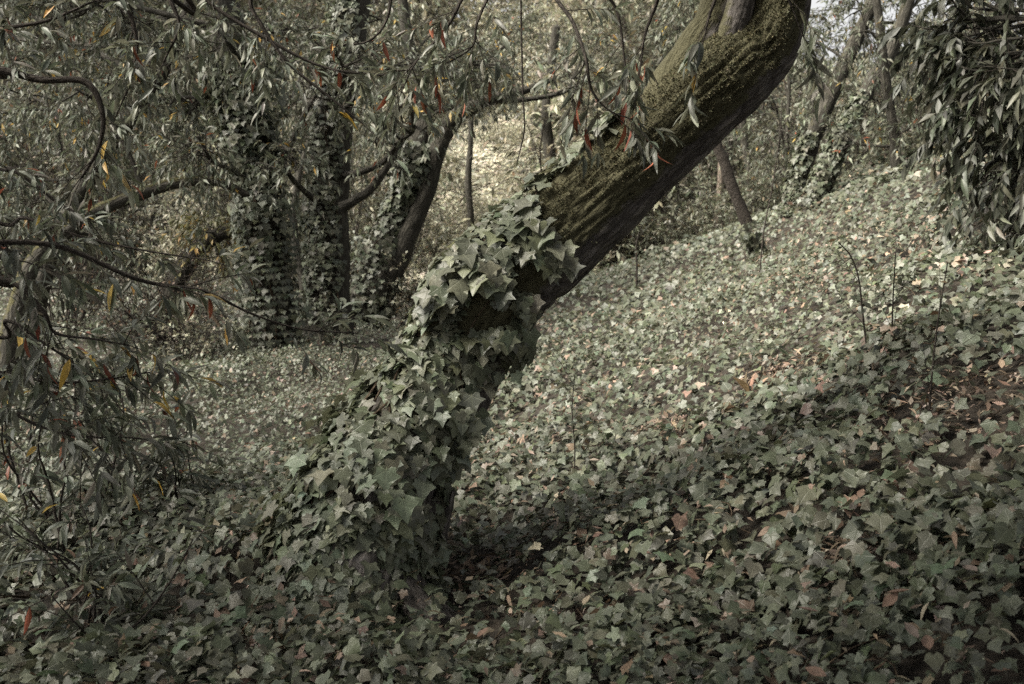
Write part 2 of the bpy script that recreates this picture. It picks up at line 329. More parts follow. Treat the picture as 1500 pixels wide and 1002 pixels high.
limb(lean, [(968, 190, 44), (990, 130, 38), (1022, 72, 33), (1050, 25, 30), (1062, -40, 30), (1040, -160, 26)], np.linspace(4.22, 4.55, 6), moss=.9)
limb(lean, [(1062, 130, 26), (1066, 80, 22), (1080, 25, 19), (1100, -60, 16)], [4.1, 4.06, 4.06, 4.06], moss=.8, seed=9)
limb(lean, [(628, 850, 12), (644, 805, 10), (652, 770, 7), (660, 740, 5), (664, 720, 3)], 3.70, 'root', 50, 14, .2, moss=.0)
limb(lean, [(560, 830, 60), (600, 880, 40), (650, 915, 26), (710, 945, 14)], [3.62, 3.5, 3.42, 3.36], 'root', 70, 24, .2, moss=.3)
limb(lean, [(490, 860, 70), (440, 925, 45), (390, 975, 26)], [3.58, 3.46, 3.38], 'root', 60, 24, .2, moss=.3)
# moss tufts standing off the bark
def moss_tufts(parent, centre, rad, fr, n, lo, hi, dens):
    t, a, b = fr; k = RNG.integers(int(lo * len(centre)), int(hi * len(centre)), n); th = RNG.uniform(0, 2 * np.pi, n)
    o = a[k] * np.cos(th)[:, None] + b[k] * np.sin(th)[:, None]
    m = sstep(-.5, .35, o[:, 2] * .75 - o[:, 0] * .45 - .25 * o[:, 1]) + .35 * fbm((centre[k] + o * rad[k][:, None]) * 7, 3); m = m + .45 * fbm((centre[k] + o * rad[k][:, None]) * 16, 2); keep = m > RNG.uniform(.6, 1.15, n)
    # the tufts start from the real bark relief
    j = (np.round(th / (2 * np.pi) * 110).astype(int)) % 110; p = lv[k, j][keep]; o = o[keep]; N = len(p)
    d, nn = orient(o + .7 * rvec(N) + .15 * UP, rvec(N)); bfm = Buf()
    place(bfm, lance_far(.22), p - o * .004, d, nn, RNG.uniform(.006, .016, N), palette(N, [(.112, .106, .062), (.078, .075, .046), (.145, .135, .084)], [3, 3, 2], .3))
    link('moss', bfm.mesh('moss', MMOSS), parent, 'stuff')
moss_tufts(trunk, lc, lr, (lt, la, lb), 110000, .34, .92, 1)
for ch in list(trunk.children): ch.location = (0, 0, 0)

# ------------------------------------------------------------------ ivy climbing a trunk
def ivy_on(parent, c, r, fr, lo, hi, n, face, thr, size, big, stand=(.015, .07), stems=5, leaf_shape=None, vine_r=.006, hole=.25, pale=False):  # pale: leaf colours lightened in place of missing light
    t, a, b = fr; K = len(c); s = RNG.uniform(0, 1, n); k = np.clip(((lo + (hi - lo) * s) * K).astype(int), 0, K - 1)
    th = RNG.uniform(0, 2 * np.pi, n); o = a[k] * np.cos(th)[:, None] + b[k] * np.sin(th)[:, None]
    q = c[k] + o * r[k][:, None]
    ok = o @ nrm(np.array(face)) + .28 * fbm(q * 4.5, 2) > thr[0] + (thr[1] - thr[0]) * s
    ok &= fbm(q * 6 + 40, 2) > -1.0 + hole
    k, o, q, th = k[ok], o[ok], q[ok], th[ok]; N = len(q)
    hgt = RNG.uniform(*stand, N) * (.35 + 1.3 * np.clip(.4 + vnoise(q * 4), 0, 1)); p = q + o * hgt[:, None]
    nn = nrm(o + .55 * UP + .58 * rvec(N)); dd = -UP * 1.1 + o * .35 + .45 * rvec(N)
    sz0 = 1 + .3 * s[ok]; n2 = nn; d2 = nrm(dd - (dd * n2).sum(1, keepdims=True) * n2)
    sz = size * sz0 * RNG.uniform(.5, 1.3, N); p = p - d2 * sz[:, None] * .3
    bigm = split_big(p, sz, big, np.clip(.25 - o[:, 1], 0.02, 1) * (hgt + .01)) if big else np.zeros(N, bool)
    leaf_objects('leaf', ME_IVY_LIT if pale else ME_IVT, parent, p[bigm], d2[bigm], n2[bigm], sz[bigm])
    bfi = Buf(); m = ~bigm; col = palette(N, IVY_LIT_C if pale else IVY_C, IVY_W, .2)
    if leaf_shape is None:
        var = RNG.integers(0, NVAR, N)
        for q_ in range(NVAR):
            e = m & (var == q_); place(bfi, IVYT[q_], p[e], d2[e], n2[e], sz[e], col[e])
    else: place(bfi, leaf_shape, p[m], d2[m], n2[m], sz[m], col[m])
    link('foliage', bfi.mesh('ivy_foliage', MIVY), parent, 'stuff')
    fv = nrm(np.array(face))
    for z in range(stems):
        kk = np.linspace(max(lo, 0.0) * K, hi * K * RNG.uniform(.75, 1) - 1, 14).astype(int); pts = []
        th0 = RNG.uniform(-1.2, 1.2); base = [math.atan2(b[q_] @ fv, a[q_] @ fv) for q_ in kk]
        for i_, q_ in enumerate(kk):
            an = base[i_] + th0 + .35 * math.sin(i_ * .9 + z * 2.1) + RNG.normal(0, .08); oo = a[q_] * math.cos(an) + b[q_] * math.sin(an)
            pts.append(np.append(c[q_] + oo * (r[q_] * 1.03 + .004), vine_r * (1.3 - .07 * i_)))
        bs = Buf(); tube(bs, pts, 70, 6); link('stem', bs.mesh('ivy_stem', MVINE), parent)
civy = thing('climbing_ivy', 'large pale green lobed ivy clothing the leaning mossy trunk', 'ivy', leanbase)
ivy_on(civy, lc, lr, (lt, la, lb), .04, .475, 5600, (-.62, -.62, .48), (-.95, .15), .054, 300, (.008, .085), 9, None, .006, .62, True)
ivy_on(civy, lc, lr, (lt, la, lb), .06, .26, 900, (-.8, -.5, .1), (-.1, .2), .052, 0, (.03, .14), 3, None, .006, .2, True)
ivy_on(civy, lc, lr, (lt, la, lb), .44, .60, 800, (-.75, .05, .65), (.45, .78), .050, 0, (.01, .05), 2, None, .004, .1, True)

# ------------------------------------------------------------------ ivy covering the ground
def mound(x, y):
    return .26 * np.exp(-(((x - leanbase[0] + .42) / .30) ** 2 + ((y - leanbase[1] - .25) / .34) ** 2)) + .10 * np.maximum(fbm(np.stack([x * 1.6, y * 1.6, 0 * x + 3], -1), 2), -.4)
def scatter(y0, y1, dens, side=.7):
    A = (y1 - y0) * 2 * (.62 * y1 + side); n = int(A * dens); y = RNG.uniform(y0, y1, n); x = RNG.uniform(-1, 1, n) * (.62 * y1 + side)
    k = np.abs(x) < .60 * y + side; return x[k], y[k]
bfi = Buf(); GP = []
TUNE_BARE = [(G(1400, 608), .30), (G(1120, 572), .16), (G(975, 640), .16), (G(690, 850), .16), (G(1240, 845), .08)]
def ground_ivy(y0, y1, dens, shape, size, layers=(.02, .15)):
    x, y = scatter(y0, y1, dens); N = len(x)
    m = fbm(np.stack([x * .9, y * .9, 0 * x + 7], -1), 3); keep = RNG.uniform(0, 1, N) < np.clip(.88 + .6 * m + .5 * fbm(np.stack([x * 5, y * 5, 0 * x + 9], -1), 2) + .35 * (y < 3.0), .25, 1)
    for (c, rad) in TUNE_BARE:
        dd = ((x - c[0]) / (rad * 1.5)) ** 2 + ((y - c[1]) / rad) ** 2; keep &= RNG.uniform(0, 1, N) > .88 * np.exp(-dd ** 2)
    far = sstep(17, 20, y); keep &= RNG.uniform(0, 1, N) > far
    inn = np.hypot(x - leanbase[0], y - leanbase[1]) < .16; keep &= ~inn
    x, y = x[keep], y[keep]; N = len(x); e = .05
    h = RNG.uniform(0, 1, N) ** .8; z = gz(x, y) + mound(x, y) + layers[0] + (layers[1] - layers[0]) * h
    gxn = (gz(x + e, y) + mound(x + e, y) - gz(x - e, y) - mound(x - e, y)) / (2 * e); gyn = (gz(x, y + e) + mound(x, y + e) - gz(x, y - e) - mound(x, y - e)) / (2 * e)
    nn = nrm(np.column_stack([-gxn, -gyn, np.ones(N)]) + .85 * rvec(N) + np.array([-.10, -.16, .1]))
    dd = rvec(N) * [1, 1, .3] + np.column_stack([-gxn, -gyn, -(gxn**2 + gyn**2)]) * .9 + np.array([-.1, -.35, -.1]); d = nrm(dd - (dd * nn).sum(1, keepdims=True) * nn)
    sz = size * RNG.uniform(.55, 1.25, N) * (1 + .25 * fbm(np.stack([x * .7, y * .7, 0 * x], -1), 2))
    sz = sz * (1 - .38 * sstep(-.5, -1.3, x) * sstep(3.9, 5, y))
    return np.column_stack([x, y, z]), d, nn, sz, h
parts = []
for (y0, y1, dens, shape, size, lay) in [(1.5, 5.2, 1000, 'hi', .047, (.005, .16)), (5.2, 9.5, 1050, 'lo', .042, (.005, .15)), (9.5, 20, 460, 'far', .062, (.01, .16))]:
    p, d, nn, sz, h = ground_ivy(y0, y1, dens, shape, size, lay)
    if shape == 'hi':                       # smaller leaves packed close at the foot of the bank
        e_ = ground_ivy(1.5, 3.1, dens * .9, shape, size, lay); p, d, nn, sz, h = [np.concatenate([a_, b_]) for a_, b_ in zip((p, d, nn, sz, h), e_)]
        sz = sz * (.66 + .34 * sstep(1.8, 3.4, p[:, 1]))
    if shape != 'far':                      # finer, denser growth on the dell floor
        e_ = ground_ivy(max(y0, 3.9), y1, dens * 1.55, shape, size, lay); k_ = e_[0][:, 0] < -.5 - .5 * RNG.uniform(0, 1, len(e_[0])); p, d, nn, sz, h = [np.concatenate([a_, b_[k_]]) for a_, b_ in zip((p, d, nn, sz, h), e_)]
    N = len(p)
    col = palette(N, IVY_C, IVY_W, .17); dry = RNG.uniform(0, 1, N) < .05; col[dry] = palette(int(dry.sum()), DRY_C, DRY_W, .25)
    if shape == 'hi':
        big = split_big(p, sz, 300, h ** 2); GP.append((p[big], d[big], nn[big], sz[big])); m = ~big; var = RNG.integers(0, NVAR, N)
        for q_ in range(NVAR):
            e = m & (var == q_); place(bfi, IVYS[q_], p[e], d[e], nn[e], sz[e], col[e])
    else: place(bfi, ivy_lo() if shape == 'lo' else ivy_far(), p, d, nn, sz, col)
gi = link('ivy_ground_cover', bfi.mesh('ivy_ground_cover', MIVY), kind='stuff'); gi['label'] = 'grey green ivy carpeting the dell floor and the rising bank'; gi['category'] = 'ivy'
leaf_objects('leaf', ME_IVY, gi, *GP[0])
# runners between the leaves
bfr = Buf()
for k in range(150):
    x0 = RNG.uniform(-2.5, 3.2); y0 = RNG.uniform(2.2, 6.5); an = RNG.uniform(0, 6.28); pts = []
    for s in range(6):
        x0 += .13 * math.cos(an); y0 += .13 * math.sin(an); an += RNG.normal(0, .5); pts.append([x0, y0, float(gz(x0, y0) + mound(x0, y0)) + .03 + .07 * RNG.uniform(), .0028])
    tube(bfr, pts, 14, 4, caps=False)
link('runners', bfr.mesh('runners', MVINE), gi, 'stuff')

# ------------------------------------------------------------------ fallen dry leaves
bfd = Buf(); P_, D_, N_, S_ = [], [], [], []
for (y0, y1, dens, top) in [(1.5, 6, 380, .16), (6, 11, 380, .17), (11, 17, 90, .17)]:
    x, y = scatter(y0, y1, dens); m = fbm(np.stack([x * 1.3, y * 1.3, 0 * x + 21], -1), 3); k = RNG.uniform(0, 1, len(x)) < np.clip(.30 + .75 * m + .12 * sstep(.5, 2, x), .05, 1) * (1 - .6 * sstep(-.8, -2, x)); x, y = x[k], y[k]
    P_.append(np.column_stack([x, y, gz(x, y) + mound(x, y) + top * RNG.uniform(.25, 1.0, len(x))]))
for (c, rad) in TUNE_BARE:
    n = int(7000 * rad * rad) + 120; x = c[0] + RNG.normal(0, rad * .8, n); y = c[1] + RNG.normal(0, rad * .55, n); P_.append(np.column_stack([x, y, gz(x, y) + mound(x, y) + RNG.uniform(.01, .10, n)]))
p = np.concatenate(P_); N = len(p); nn = nrm(UP + .45 * rvec(N) + np.array([-.25, 0, 0])); dd = rvec(N); d = nrm(dd - (dd * nn).sum(1, keepdims=True) * nn)
sz = RNG.uniform(.02, .058, N); col = palette(N, DRY_C, DRY_W, .3); big = split_big(p, sz, 160); half = RNG.uniform(0, 1, N) < .6
curl = [lance_hi(.4, .19, .1), lance_hi(-.3, .26, -.05), lance_hi(.5, .14, .2)]
for q_, shp in enumerate(curl):
    e = ~big & (np.arange(N) % 3 == q_); place(bfd, lance_lo((.4, -.3, .5)[q_], (.19, .26, .14)[q_]), p[e], d[e], nn[e], sz[e], col[e])
lit = link('leaf_litter', bfd.mesh('leaf_litter', MDRY), kind='stuff'); lit['label'] = 'tan and rust fallen leaves lying on the ivy'; lit['category'] = 'litter'
ME_DRY = leaf_meshes('dry_leaf', curl, DRY_C, DRY_W, MDRY, 15, .25); leaf_objects('leaf', ME_DRY, lit, p[big], d[big], nn[big], sz[big])

# ------------------------------------------------------------------ twigs and leaves for crowns
def twigs(bt, bl, s, d, L, droop, nl, lsize, shape, cols, wts, r0=.0022, spread=.8, hang=.5, leafy=.25, big=None, sides=3, jit=.22):
    """s, d, L: start, direction, length of each twig. Adds bent twigs to bt and leaves along them to bl."""
    N = len(s); T = np.array([0, .45, 1.]); d = nrm(d)
    pt = lambda t: s[:, None] + d[:, None] * (L[:, None] * t)[..., None] - UP * ((droop * L)[:, None] * t ** 2)[..., None]
    c = pt(np.broadcast_to(T, (N, 3))); tg = nrm(np.gradient(c, axis=1)); a = nrm(np.cross(tg, rvec(N)[:, None])); b = np.cross(tg, a)
    th = np.arange(sides) / sides * 2 * np.pi; rr = r0 * np.array([1.2, .9, .4])[None, :, None, None] * (L / max(L.mean(), 1e-6)).clip(.5, 2)[:, None, None, None]
    if bt is not None:
        v = c[:, :, None] + (a[:, :, None] * np.cos(th)[None, None, :, None] + b[:, :, None] * np.sin(th)[None, None, :, None]) * rr
        q = np.arange(sides); q2 = (q + 1) % sides; f = np.concatenate([np.stack([k * sides + q, k * sides + q2, (k + 1) * sides + q2, (k + 1) * sides + q], -1) for k in range(2)])
        f = (f[None] + (np.arange(N) * 3 * sides)[:, None, None]).reshape(-1, 4); vv = v.reshape(-1, 3); bt.add(vv, f, None, vv)
    if bl is None or nl == 0: return
    t = leafy + (1 - leafy) * np.sort(RNG.uniform(0, 1, (N, nl)), 1) ** .65; p = pt(t); tan = nrm(d[:, None] - UP * (2 * droop[:, None] * t)[..., None])
    dirs = tan * .75 + spread * nrm(np.cross(tan, RNG.normal(size=(N, nl, 3)))) - UP * hang; dirs = dirs.reshape(-1, 3); p = p.reshape(-1, 3); M = len(p)
    dirs, nn = orient(dirs, UP + .7 * rvec(M)); sz = lsize * RNG.uniform(.55, 1.25, M)
    if big is not None:
        parent, cnt, mix = big; m = split_big(p, sz, cnt); idx = np.where(m)[0]; k = RNG.uniform(0, 1, len(idx))
        for nm, mes, e in (('leaf', ME_BAY, k >= mix[0] + mix[1]), ('dead_leaf', ME_RED, k < mix[0]), ('yellow_leaf', ME_YEL, (k >= mix[0]) & (k < mix[0] + mix[1]))):
            e = idx[e]; dl = dirs[e]; nl_ = nn[e]
            if nm == 'dead_leaf': dl, nl_ = orient(dl * .25 - UP + .12 * rvec(len(e)), rvec(len(e)) * [1, 1, .1] + [0, -.5, 0])
            leaf_objects(nm, mes, parent, p[e], dl, nl_, sz[e])
        p, dirs, nn, sz = p[~m], dirs[~m], nn[~m], sz[~m]; M = len(p)
    col = palette(M, cols, wts, jit)
    place(bl, shape, p, dirs, nn, sz, col)
def along(path, n, lo=.2):                  # random points and tangents on a polyline
    c = np.asarray(path)[:, :3]; t = RNG.uniform(lo, 1, n) * (len(c) - 1); i = np.minimum(t.astype(int), len(c) - 2); f = (t - i)[:, None]
    return c[i] * (1 - f) + c[i + 1] * f, nrm(c[i + 1] - c[i])
def bend_path(a, b, r0, r1, wob=.12, sag=0., n=6):
    t = np.linspace(0, 1, n)[:, None]; L = np.linalg.norm(b - a); p = a + (b - a) * t + np.sin(np.pi * t) * (RNG.normal(size=3) * wob * L + UP * sag * L) + RNG.normal(size=(n, 3)) * wob * .22 * L * np.sin(np.pi * t)
    return np.column_stack([p, r0 + (r1 - r0) * t[:, 0]])
def crown(tree, trunk_c, trunk_r, blobs, leaf, dens=1.0, bark=None, hang=.5, cols=None, wts=None, lsize=.09, nl=12, twl=(.18, .5), big=None, nsub=6, r0=.0022, dr=(.05, .7), spread=.8):
    """blobs: centre, radii, twig count. Each gets a branch from the trunk, side branches inside it, twigs on those, leaves on the twigs."""
    bt, bl = Buf(), Buf()
    for bi, (c, rad, nt_) in enumerate(blobs):
        c = np.array(c, float); rad = np.array(rad, float) if np.ndim(rad) else np.full(3, float(rad))
        low = trunk_c[:, 2] < c[2] + .6; cand = np.where(low)[0] if low.any() else np.arange(len(trunk_c))
        k = cand[np.argmin(np.linalg.norm(trunk_c[cand] - c, axis=1) + .35 * np.abs(trunk_c[cand, 2] - (c[2] - .5 * np.linalg.norm(trunk_c[cand] - c, axis=1))))]
        r_ = min(trunk_r[k] * .55, .012 + .012 * np.linalg.norm(c - trunk_c[k])); bb = Buf()
        mp = bend_path(trunk_c[k], c, r_, r_ * .45, .10, .08); tube(bb, mp, 22, 8, .1); S, D = [], []
        for q in range(nsub):
            st, _ = along(mp, 1, .45); e = c + rvec(1)[0] * rad * RNG.uniform(.5, 1.0) ** .5
            sp = bend_path(st[0], e, r_ * .4, .0025, .12, -.02); tube(bb, sp, 12, 5)
            s, d = along(sp, int(np.ceil(nt_ * dens / nsub)), .15); S.append(s); D.append(d)
        link('branch', bb.mesh('branch', bark or MBARK), tree)
        S = np.concatenate(S); D = np.concatenate(D); n = len(S); dd = D * .6 + rvec(n) * .9 + (S - c) / rad * .35
        twigs(bt, bl, S, dd, RNG.uniform(*twl, n), RNG.uniform(*dr, n), nl, lsize, leaf, cols or BAY_C, wts or [5, 4, 3, .25, .12], r0, hang=hang, big=None if big is None else (tree, max(1, big[0] // len(blobs)), big[1]), spread=spread)
    link('twigs', bt.mesh('twigs', MTWIG), tree, 'stuff'); link('crown', bl.mesh('crown', MLANCE), tree, 'stuff')
def B(px, py, Y, rx, ry, ryd, n):           # a crown mass from its place in the photo: pixel radii, depth radius in metres
    return (P(px, py, Y), (rx * Y / FPX, ryd, ry * Y / FPX), n)
def tree(name, label, rows, Yv, blobs, leaf, group='trees of the wood', mat=None, moss=.4, m=20, n=90, bark=.14, seed=0, root=True, **kw):
    pth = np.array(pxpath(rows, Yv)); b0 = pth[0, :3].copy(); g0 = float(gz(b0[0], b0[1]))
    if root and b0[2] > g0 - .05: pth = np.vstack([[b0[0] - .3 * (pth[1, 0] - b0[0]), b0[1], g0 - .12, pth[0, 3] * 1.15], pth])
    base = np.array([pth[0, 0], pth[0, 1], gz(pth[0, 0], pth[0, 1])]); t = thing(name, label, 'tree', base, group)
    b = Buf(); c, r, fr, vv = tube(b, pth, n, m, bark, seed=seed); v = np.concatenate(b.v); col = np.ones((len(v), 4)); cen = np.vstack([np.repeat(c, m, 0), np.repeat(c[-1:], len(v) - n * m, 0)]); q = nrm(v - cen)
    col[:, 0] = np.clip(sstep(-.3, .9, q[:, 2] - .5 * q[:, 0]) * moss + .15 * fbm(v * 4, 2), 0, 1); b.col = [col]; b.lco = [np.concatenate(b.lco)]
    link('trunk', b.mesh('trunk', mat or MBARK), t)
    if blobs: crown(t, c, r, blobs, leaf, bark=mat or MBARK, **kw)
    return t, c, r, fr
LO = lance_lo(); FAR = lance_far(); HI = LANCES[2]

# ------------------------------------------------------------------ trees standing west of the leaning trunk
ta, ca, ra, fa = tree('ivy_clad_tree', 'upright trunk thickly wrapped in dark ivy where the mossy arching limb passes', [(406, 548, 38), (398, 430, 31), (386, 330, 28), (374, 240, 27), (360, 150, 26), (342, 80, 26), (326, 20, 24), (308, -70, 20), (280, -240, 15)], 10.0,
    [B(200, 70, 10.8, 150, 70, .9, 170), B(330, 60, 9.0, 90, 60, .5, 70), B(90, 30, 10.2, 120, 60, .9, 130), B(430, 40, 10.6, 90, 60, .6, 90), B(250, 170, 11.0, 130, 70, .7, 140), B(290, 200, 8.8, 70, 50, .5, 60),
     ((-4.7, 8.9, 5.2), (1.2, 1.2, .6), 320), ((-6.2, 9.0, 5.8), (1.8, 1.8, .9), 300), ((-6.6, 12, 6.0), (1.8, 1.8, .9), 260)], LO, moss=.25, seed=1, hang=.35)  # masses in world coordinates are unseen, added to shade the trunk and dell
iv = thing('ivy_plant', 'dark ivy wrapped around the upright trunk beside the mossy arching limb', 'ivy', (ca[0][0], ca[0][1], gz(ca[0][0], ca[0][1])), 'ivy on the trees')
ivy_on(iv, ca, ra, fa, .02, .62, 5200, (-.1, -1, .2), (-.6, -.1), .055, 120, (.01, .17), 3, ivy_lo(), .008, .1)
tb, cb, rb, fb = tree('hollow_trunk_tree', 'tree with a hollow at its bare foot and ivy up one side', [(482, 462, 36), (484, 400, 31), (484, 340, 29), (482, 270, 29), (490, 180, 27), (506, 90, 24), (520, 0, 22), (528, -90, 20), (540, -230, 15)], 11.2,
    [B(560, 30, 11.6, 90, 60, .6, 90), B(620, 90, 12.0, 100, 60, .7, 110), B(440, 110, 12.2, 80, 80, .6, 90), B(600, 150, 9.2, 60, 45, .4, 45), B(490, 70, 9.6, 80, 60, .5, 70), B(430, 220, 9.3, 60, 50, .4, 40), B(560, 90, 9.8, 70, 50, .5, 50)], LO, moss=.2, seed=2, hang=.35)
bh = Buf(); q = P(489, 388, 10.98); th = np.linspace(0, 2 * np.pi, 20, endpoint=False)
for k in range(1):                          # lip of the hollow
    ring = [np.append(q + np.array([.055 * math.cos(t_), 0.01, .12 * math.sin(t_)]), .018) for t_ in np.linspace(0, 2 * np.pi, 12)]
    tube(bh, ring, 40, 8, .2, caps=False)
link('hollow_lip', bh.mesh('hollow_lip', MBARK), tb)
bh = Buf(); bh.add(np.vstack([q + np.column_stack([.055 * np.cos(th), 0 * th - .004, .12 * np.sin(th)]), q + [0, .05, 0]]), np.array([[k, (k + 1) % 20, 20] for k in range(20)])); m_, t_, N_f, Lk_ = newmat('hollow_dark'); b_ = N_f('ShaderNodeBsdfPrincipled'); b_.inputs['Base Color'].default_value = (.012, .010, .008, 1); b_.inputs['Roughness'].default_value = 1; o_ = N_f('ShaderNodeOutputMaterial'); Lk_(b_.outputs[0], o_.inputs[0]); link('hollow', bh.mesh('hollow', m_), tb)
bb = Buf(); tube(bb, pxpath([(500, 305, 9), (520, 293, 7), (548, 272, 6), (580, 222, 5), (606, 165, 4), (612, 110, 3)], 10.7), 50, 8, .1); link('branch', bb.mesh('branch', MBARK), tb)
bb = Buf(); tube(bb, pxpath([(402, 270, 6), (418, 230, 4.5), (440, 180, 4), (462, 140, 3)], 10.9), 40, 7, .1); link('branch', bb.mesh('branch', MBARK), tb)
iv = thing('ivy_plant', 'ivy climbing one side of the trunk with the hollow foot', 'ivy', (cb[0][0], cb[0][1], gz(cb[0][0], cb[0][1])), 'ivy on the trees')
ivy_on(iv, cb, rb, fb, .10, .80, 4400, (-1, -.6, .1), (-.2, .1), .052, 100, (.01, .10), 3, ivy_lo(), .008, .1)
tc, cc_, rc, fc = tree('forked_tree', 'forked tree with a crooked limb reaching level over the bright clearing', [(540, 440, 28), (568, 352, 20), (598, 272, 19), (614, 212, 17), (622, 160, 13), (606, 95, 10), (592, 20, 8), (585, -80, 6)], 13.0,
    [B(660, 60, 13.4, 100, 60, .8, 130), B(760, 60, 13.8, 90, 55, .8, 110), B(540, 150, 13.6, 70, 60, .6, 80), B(700, 110, 12.2, 70, 30, .5, 50), B(850, 90, 14, 70, 60, .6, 80), B(740, 100, 11.8, 60, 30, .4, 40)], LO, moss=.2, seed=3, hang=.3)
bb = Buf(); c2, r2, f2, _ = tube(bb, pxpath([(556, 430, 23), (598, 342, 16), (624, 282, 14), (640, 222, 13), (664, 176, 12), (710, 149, 9), (772, 131, 6), (800, 122, 3), (815, 112, 1.5)], 12.9), 90, 16, .14); link('limb', bb.mesh('limb', MBARK), tc)
iv = thing('ivy_plant', 'ivy heaped at the foot of the forked tree', 'ivy', (cc_[0][0], cc_[0][1], gz(cc_[0][0], cc_[0][1])), 'ivy on the trees')
ivy_on(iv, cc_, rc, fc, .05, .50, 2400, (-.3, -1, .2), (-.5, .2), .068, 60, (.02, .16), 2, ivy_lo(), .008, .05)
td, cd_, rd_, fd = tree('arching_tree', 'slender mossy stem arching sideways to the ivy wrapped trunk', [(8, 540, 17), (28, 445, 15), (52, 380, 12), (110, 330, 11), (150, 306, 10), (200, 287, 9), (260, 268, 8), (320, 267, 6.5), (362, 285, 5)], np.linspace(8.6, 9.5, 9),
    [B(60, 250, 9.4, 120, 70, .6, 110), B(150, 380, 9.2, 80, 50, .5, 55), B(110, 130, 9.0, 120, 60, .6, 100)], LO, moss=.75, seed=4, m=18, hang=.35)
tree('leaning_dark_tree', 'dark bare trunk slanting up behind the mossy arching stem', [(60, 420, 13), (100, 318, 12), (132, 258, 12), (166, 203, 12), (200, 160, 10), (236, 112, 8), (262, 55, 6), (280, -20, 4)], 10.6,
    [B(40, 130, 11.2, 140, 80, .9, 160), B(160, 120, 11.4, 110, 60, .7, 110), B(40, 310, 11, 110, 60, .6, 90), ((-7.2, 10.6, 6.4), (1.8, 1.8, .7), 420), ((-9.4, 13.0, 6.8), (2.0, 2.0, .7), 420), ((-7.6, 14.5, 7.2), (2.0, 2.0, .7), 420), ((-10.0, 17.0, 8.0), (2.2, 2.2, .8), 420), ((-8.0, 18.5, 8.4), (2.2, 2.2, .8), 420)], LO, seed=5, hang=.35)  # masses in world coordinates are unseen, added to darken the thicket below
tree('stooping_tree', 'short dark trunk stooping beside the ivy wrapped trunk above the hollow', [(222, 500, 17), (246, 445, 16), (270, 392, 15), (300, 356, 12), (345, 332, 9), (400, 300, 5)], 10.9,
    [B(310, 340, 10.7, 50, 30, .4, 60)], LO, seed=6, cols=[(.16, .15, .07), (.12, .12, .06), (.33, .22, .06)], wts=[3, 3, 1])
# trees on the bank
tg, cg, rg, fg_ = tree('leaning_sapling', 'thin bare dark stem leaning under the mossy trunk on the bank', [(1114, 384, 10), (1096, 332, 9), (1076, 282, 8.5), (1060, 236, 8), (1048, 204, 7), (1034, 150, 6), (1018, 80, 5)], 10.2, [B(1010, 40, 10.3, 50, 50, .4, 40)], LO, seed=7, m=12, mat=MTWIG)
iv = thing('ivy_plant', 'ivy tuft at the foot of the thin bare leaning stem', 'ivy', tuple(tg.location), 'ivy on the trees'); ivy_on(iv, cg, rg, fg_, .04, .30, 420, (-.2, -1, .1), (-1, .4), .05, 30, (.01, .09), 2, ivy_lo(), .005, .05)
th_, ch, rh, fh = tree('bank_tree', 'straight pale trunk rising at a slant from the ivy bank', [(1146, 335, 15), (1163, 288, 13), (1178, 240, 12.5), (1200, 180, 12), (1226, 120, 11), (1251, 65, 10), (1273, 15, 9), (1292, -50, 8), (1320, -160, 6)], 12.6,
    [B(1180, 60, 12.8, 70, 60, .6, 75), B(1250, 20, 13.4, 80, 50, .6, 90), B(1140, 190, 12.9, 50, 60, .5, 45), B(1330, 40, 13.2, 80, 60, .6, 70), ((4.9, 12.5, 6.0), (1.6, 1.6, .8), 120)], LO, seed=8, m=14, hang=.3)
iv = thing('ivy_plant', 'ivy tangled round the foot of the straight pale bank trunk', 'ivy', tuple(th_.location), 'ivy on the trees'); ivy_on(iv, ch, rh, fh, .06, .34, 900, (-1, -.5, .1), (-.1, .4), .055, 40, (.01, .07), 2, ivy_lo(), .008, .05)
ti, ci, ri, fi_ = tree('bank_tree', 'slanting trunk with ivy to shoulder height on the ivy bank', [(1180, 322, 20), (1203, 272, 16), (1225, 220, 14), (1250, 170, 12.5), (1275, 125, 11.5), (1300, 85, 10), (1322, 30, 9), (1342, -40, 8), (1360, -150, 6)], 12.0,
    [B(1290, 150, 12.5, 50, 40, .4, 25), B(1390, 110, 12.2, 70, 60, .6, 60), B(1330, 10, 12.6, 80, 50, .6, 90), ((5.6, 11.5, 5.8), (1.6, 1.6, .8), 140)], LO, seed=9, m=14, hang=.3)
iv = thing('ivy_plant', 'ivy up the slanting bank trunk to shoulder height', 'ivy', tuple(ti.location), 'ivy on the trees'); ivy_on(iv, ci, ri, fi_, .05, .46, 1300, (-.8, -.7, .2), (-.2, .25), .055, 60, (.01, .06), 2, ivy_lo(), .008, .05)
tree('bank_sapling', 'slim crooked dark sapling crossing the slanting bank trunks', [(1311, 282, 9), (1312, 232, 8), (1306, 172, 7), (1298, 122, 7), (1291, 60, 6.5), (1284, 0, 6), (1270, -70, 4)], 11.4, [B(1240, 200, 11.5, 50, 40, .4, 18), B(1350, 180, 11.3, 55, 45, .4, 25), B(1250, 50, 11.2, 60, 50, .5, 40)], LO, seed=10, m=10, hang=.3)
